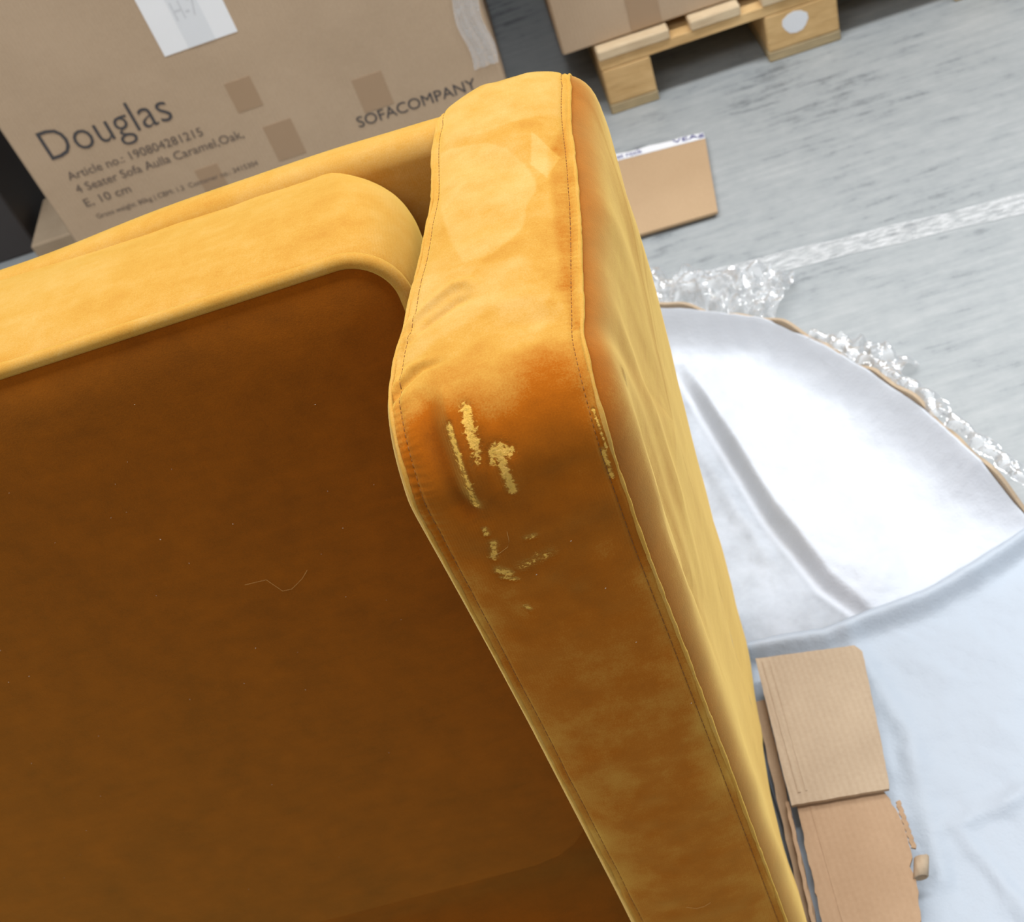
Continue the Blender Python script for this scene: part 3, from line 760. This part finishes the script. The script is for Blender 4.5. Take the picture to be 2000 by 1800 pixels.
dth, sth, _ = segdist(P2, [(.075, 1.42), (.10, 1.25), (.125, 1.08), (.16, .95), (.20, .88)])
thin = sst(-dth*sth, .004, .012)
sh = obj('fleece_sheet', V, F, M_foam, attrs={'thin': thin})
tag(sh, 'crumpled white packing fleece lining the floor right of the armrest', 'packing sheet')
sm = sh.modifiers.new('thick', 'SOLIDIFY'); sm.thickness = .0012; sm.offset = 1

# second sheet in front, with a rolled far edge
edge = np.array([(.02, .90), (.14, .885), (.20, .893), (.27, .90), (.34, .92), (.42, .952), (.5, .985), (.7, 1.05)])
nu2, nv2 = 170, 200
U2, V2 = np.meshgrid(np.linspace(0, 1, nu2), np.linspace(0, 1, nv2))
xx = .022 + (.50-.036)*U2.ravel(); ye = np.interp(xx, edge[:, 0], edge[:, 1], right=.96); yy = ye - V2.ravel()**1.2*(ye-.15)
xmax = np.full(len(yy), .66); xx = .022 + (xmax-.022)*U2.ravel()
ye = np.interp(xx, edge[:, 0], edge[:, 1]); yy = ye - V2.ravel()**1.2*(ye-.15)
P = np.c_[xx, yy]; de = ye - yy
hh = .014 + .022*np.exp(-((de-.016)/.014)**2)
hh += .006*vnoise(P, 9, 61) + .0025*vnoise(np.c_[P[:, 0]+.5*P[:, 1], P[:, 1]-.4*P[:, 0]], 28, 62) + .001*vnoise(P, 90, 63)
d, sd, _ = segdist(P, [(.30, .62), (.20, .60), (.26, .40)]); hh += .006*np.exp(-(d/.012)**2)
d, sd, _ = segdist(P, [(.17, .86), (.19, .72), (.165, .55)]); hh += .007*np.exp(-(d/.014)**2)
hh = np.where((xx < .20) & (de > .045), np.minimum(hh, .034), hh)
s2 = obj('fleece_sheet', np.c_[P, np.maximum(hh, .012)], grid_faces(nv2, nu2), M_foam2)
tag(s2, 'smoother white packing fleece at lower right with a rolled far edge', 'packing sheet')
sm = s2.modifiers.new('thick', 'SOLIDIFY'); sm.thickness = .0012; sm.offset = 1

# clear film, crumpled
def film(label, poly, wid, hgt, seed, n=90, m_=26, sharp=1.0):
    poly = np.array(poly, float); s = np.r_[0, np.cumsum(np.hypot(*np.diff(poly, axis=0).T))]; t = np.linspace(0, s[-1], n)
    c = np.c_[np.interp(t, s, poly[:, 0]), np.interp(t, s, poly[:, 1])]; tg = np.gradient(c, axis=0); tg /= np.linalg.norm(tg, axis=1)[:, None]; nr = np.c_[-tg[:, 1], tg[:, 0]]
    r = np.random.RandomState(seed); V = []
    for i in range(n):
        w = wid*(.75+.5*abs(math.sin(i*.21+seed)))
        for j in range(m_):
            q = (j/(m_-1)-.5)*2; p = c[i] + nr[i]*q*w; V.append((p[0], p[1], 0))
    V = np.array(V); nz = vnoise(V[:, :2], 32, seed)*.65 + vnoise(V[:, :2], 80, seed+1)*.35
    qq = np.tile(np.abs(np.linspace(-1, 1, m_)), n)
    V[:, 2] = hgt*((1-qq**2)*.5 + .5*np.abs(nz)*1.2)
    V[:, :2] += .006*np.c_[vnoise(V[:, :2], 70, seed+2), vnoise(V[:, :2], 70, seed+3)]
    V[:, 2] = np.maximum(V[:, 2], .004)
    o = obj('plastic_film', V, grid_faces(n, m_), M_film, smooth=False); tag(o, label, 'plastic film'); return o
film('bunched clear plastic film glinting beside the armrest, beyond the fleece', [(.03, 1.60), (.12, 1.585), (.21, 1.54), (.27, 1.49)], .065, .075, 3, 110, 40)
film('loose tuft of clear film standing outside the curved cardboard edge', [(.31, 1.36), (.35, 1.32), (.385, 1.27)], .03, .06, 8, 50, 24)
o = film('narrow strip of clear film along the curved cardboard edge', [(.28, 1.345), (.345, 1.238), (.383, 1.146), (.413, 1.044), (.44, .962)], .010, .02, 12, 130, 12)
for v in o.data.vertices: v.co.z += .072

# torn cardboard at lower right
TC = thing('torn_cardboard', 'torn brown corrugated cardboard piece lying on the fleece below the armrest', 'cardboard', (.11, .68, .04))
z = .052
top = [(.050, .845), (.166, .826), (.172, .815), (.165, .77), (.154, .70), (.146, .652), (.143, .640), (.037, .650), (.040, .70), (.045, .77)]
bot = [(.044, .662), (.134, .655), (.140, .632), (.144, .60), (.141, .565), (.1335, .555), (.136, .54), (.131, .522), (.126, .500), (.112, .488), (.027, .47), (.034, .56)]
def torn(Q, seed, am=.0016):
    out = []; Q = np.array(Q); n = len(Q); r = np.random.RandomState(seed)
    for i in range(n):
        a, c = Q[i], Q[(i+1) % n]; k = max(2, int(np.hypot(*(c-a))/.006))
        for j in range(k):
            p = a + (c-a)*j/k; out.append(p + (r.rand(2)-.5)*am)
    return out
V, F = prism(torn(top, 1, .0006), z, z+.005); fix_normals(obj('cardboard_panel', V, F, M_card3, TC, False))
V, F = prism(torn(bot, 2, .0022), z-.008, z-.003); fix_normals(obj('cardboard_panel', V, F, M_card4, TC, False))
def strip(P, w, th, name='cardboard_fold', mat=None):
    mb = MB(); V = []
    P = np.array(P); tg = np.gradient(P, axis=0); tg /= np.linalg.norm(tg, axis=1)[:, None]
    for i in range(len(P)):
        nx = np.cross(tg[i], (0, 0, 1)); nx /= np.linalg.norm(nx)
        for a_, c_ in ((-w, 0), (-w, th), (w, th), (w, 0)): V.append(P[i] + nx*a_ + np.array([0, 0, c_]))
    n = len(P); F = grid_faces(n, 4, True) + [[0, 1, 2, 3], [4*n-1, 4*n-2, 4*n-3, 4*n-4]]
    return fix_normals(obj(name, V, F, mat or M_card4, TC, False))
ln = lambda a, c, n=20, am=.0015, sd=0: [np.array(a) + (np.array(c)-np.array(a))*i/n + np.array([am*math.sin(i*2.1+sd), 0, am*.5*math.sin(i*1.3+sd)]) for i in range(n+1)]
strip(ln((.058, .838, z+.004), (.050, .662, z+.004), am=.0003), .0016, .0020, mat=M_card3)
strip(ln((.066, .836, z+.0045), (.058, .662, z+.0045), am=.0002), .0012, .0012, mat=M_card3)
strip(ln((.058, .652, z-.004), (.050, .48, z-.004), am=.0002), .0016, .0016)
strip(ln((.040, .80, z-.028), (.016, .48, z-.028), am=.0007), .006, .012)
strip(ln((.034, .66, z-.014), (.018, .48, z-.014), am=.0006), .002, .010)
strip(ln((.1475, .628, z-.006), (.146, .575, z-.010), am=.0008), .0025, .003)
# curled tube at the torn end
Pt = []
for i in range(26):
    t = i/25*2*math.pi*1.15; Pt.append((.143 + .006*math.cos(t), .552 + .001*i/25, z-.004 + .006*math.sin(t)))
V = []
for p in Pt: V += [(p[0]-.002, p[1]-.011, p[2]), (p[0]+.006, p[1]+.009, p[2])]
o = obj('cardboard_curl', V, [(2*i, 2*i+2, 2*i+3, 2*i+1) for i in range(25)], M_card3, TC)
sm = o.modifiers.new('t', 'SOLIDIFY'); sm.thickness = .002

# lint specks and two loose hairs on the velvet
AV, _, _, _, _ = arm_surface()
def armpt(xn, s, lift=.0006):
    i = int(np.searchsorted(AS, s + S0)); j = int(np.argmin(np.abs((AA-.5)*.13 - xn))); i = min(i, len(AS)-1)
    return AV[i, j] + lift*np.array([0, AN[i, 0], AN[i, 1]])
def panelpt(px, py, lift=.0118):
    v = right*((px-1000)/2400.) + down*((py-900)/2400.) + fwd
    O = Vector((0, .752, .838)) + Vector(Nf)*lift; c = Vector((0, 0, 1.34)); n = Vector(Nf)
    return np.array(c + v*((O-c).dot(n)/v.dot(n)))
mb = MB(); r = np.random.RandomState(5)
for (x, y) in [(615, 790), (640, 960), (248, 1000), (107, 1060), (500, 1265), (370, 1100), (58, 1320), (627, 1082), (755, 1172), (783, 1210), (193, 1437), (597, 1347), (676, 1165), (305, 1163), (760, 1470), (262, 790)] + [(r.uniform(0, 760), r.uniform(760, 1750)) for _ in range(22)]:
    p = panelpt(x, y); a = r.rand()*3.1; k = r.uniform(.0004, .0010)
    q2 = p + k*np.array([math.cos(a), 0, math.sin(a)]); v, f = tube_vf([p, (p+q2)/2 + [0, -.0002, 0], q2], r.uniform(.00012, .00026), 5); mb.add(v, f)
for xn, s_ in [(.0555, .64), (.02, .45), (.03, .50), (-.01, .47), (.035, .56)]:
    p = armpt(xn, s_); v, f = tube_vf([p, p+[.0004, 0, .0004], p+[.0008, 0, .0003]], .00028, 5); mb.add(v, f)
tag(obj('lint', mb.V, mb.F, plain('white_lint', (.62, .52, .38))), 'tiny pale lint specks scattered over the dark velvet seat face', 'lint', kind='stuff')
hair = plain('blond_hair', (.60, .34, .10), .5)
P_ = [panelpt(*q_, .0122) for q_ in [(478, 1142), (520, 1132), (552, 1154), (570, 1150), (590, 1130), (600, 1113)]]
v, f = tube_vf(P_, .00011, 5); tag(obj('loose_hair', v, f, hair), 'fine bent hair lying on the middle of the dark velvet seat face', 'hair')
P_ = [armpt(xn, s_, .0009) for xn, s_ in HAIR2]
v, f = tube_vf(P_, .00013, 5); tag(obj('loose_hair', v, f, hair), 'pale curved hair at the bottom of the armrest front', 'hair')
P_ = [armpt(xn, s_, .0009) for xn, s_ in HAIR3]
v, f = tube_vf(P_, .00010, 5); tag(obj('loose_hair', v, f, hair), 'curved hair by the scuffed spots midway down the armrest front', 'hair')
for o in bpy.data.objects:
    if '_w' in o: del o['_w']
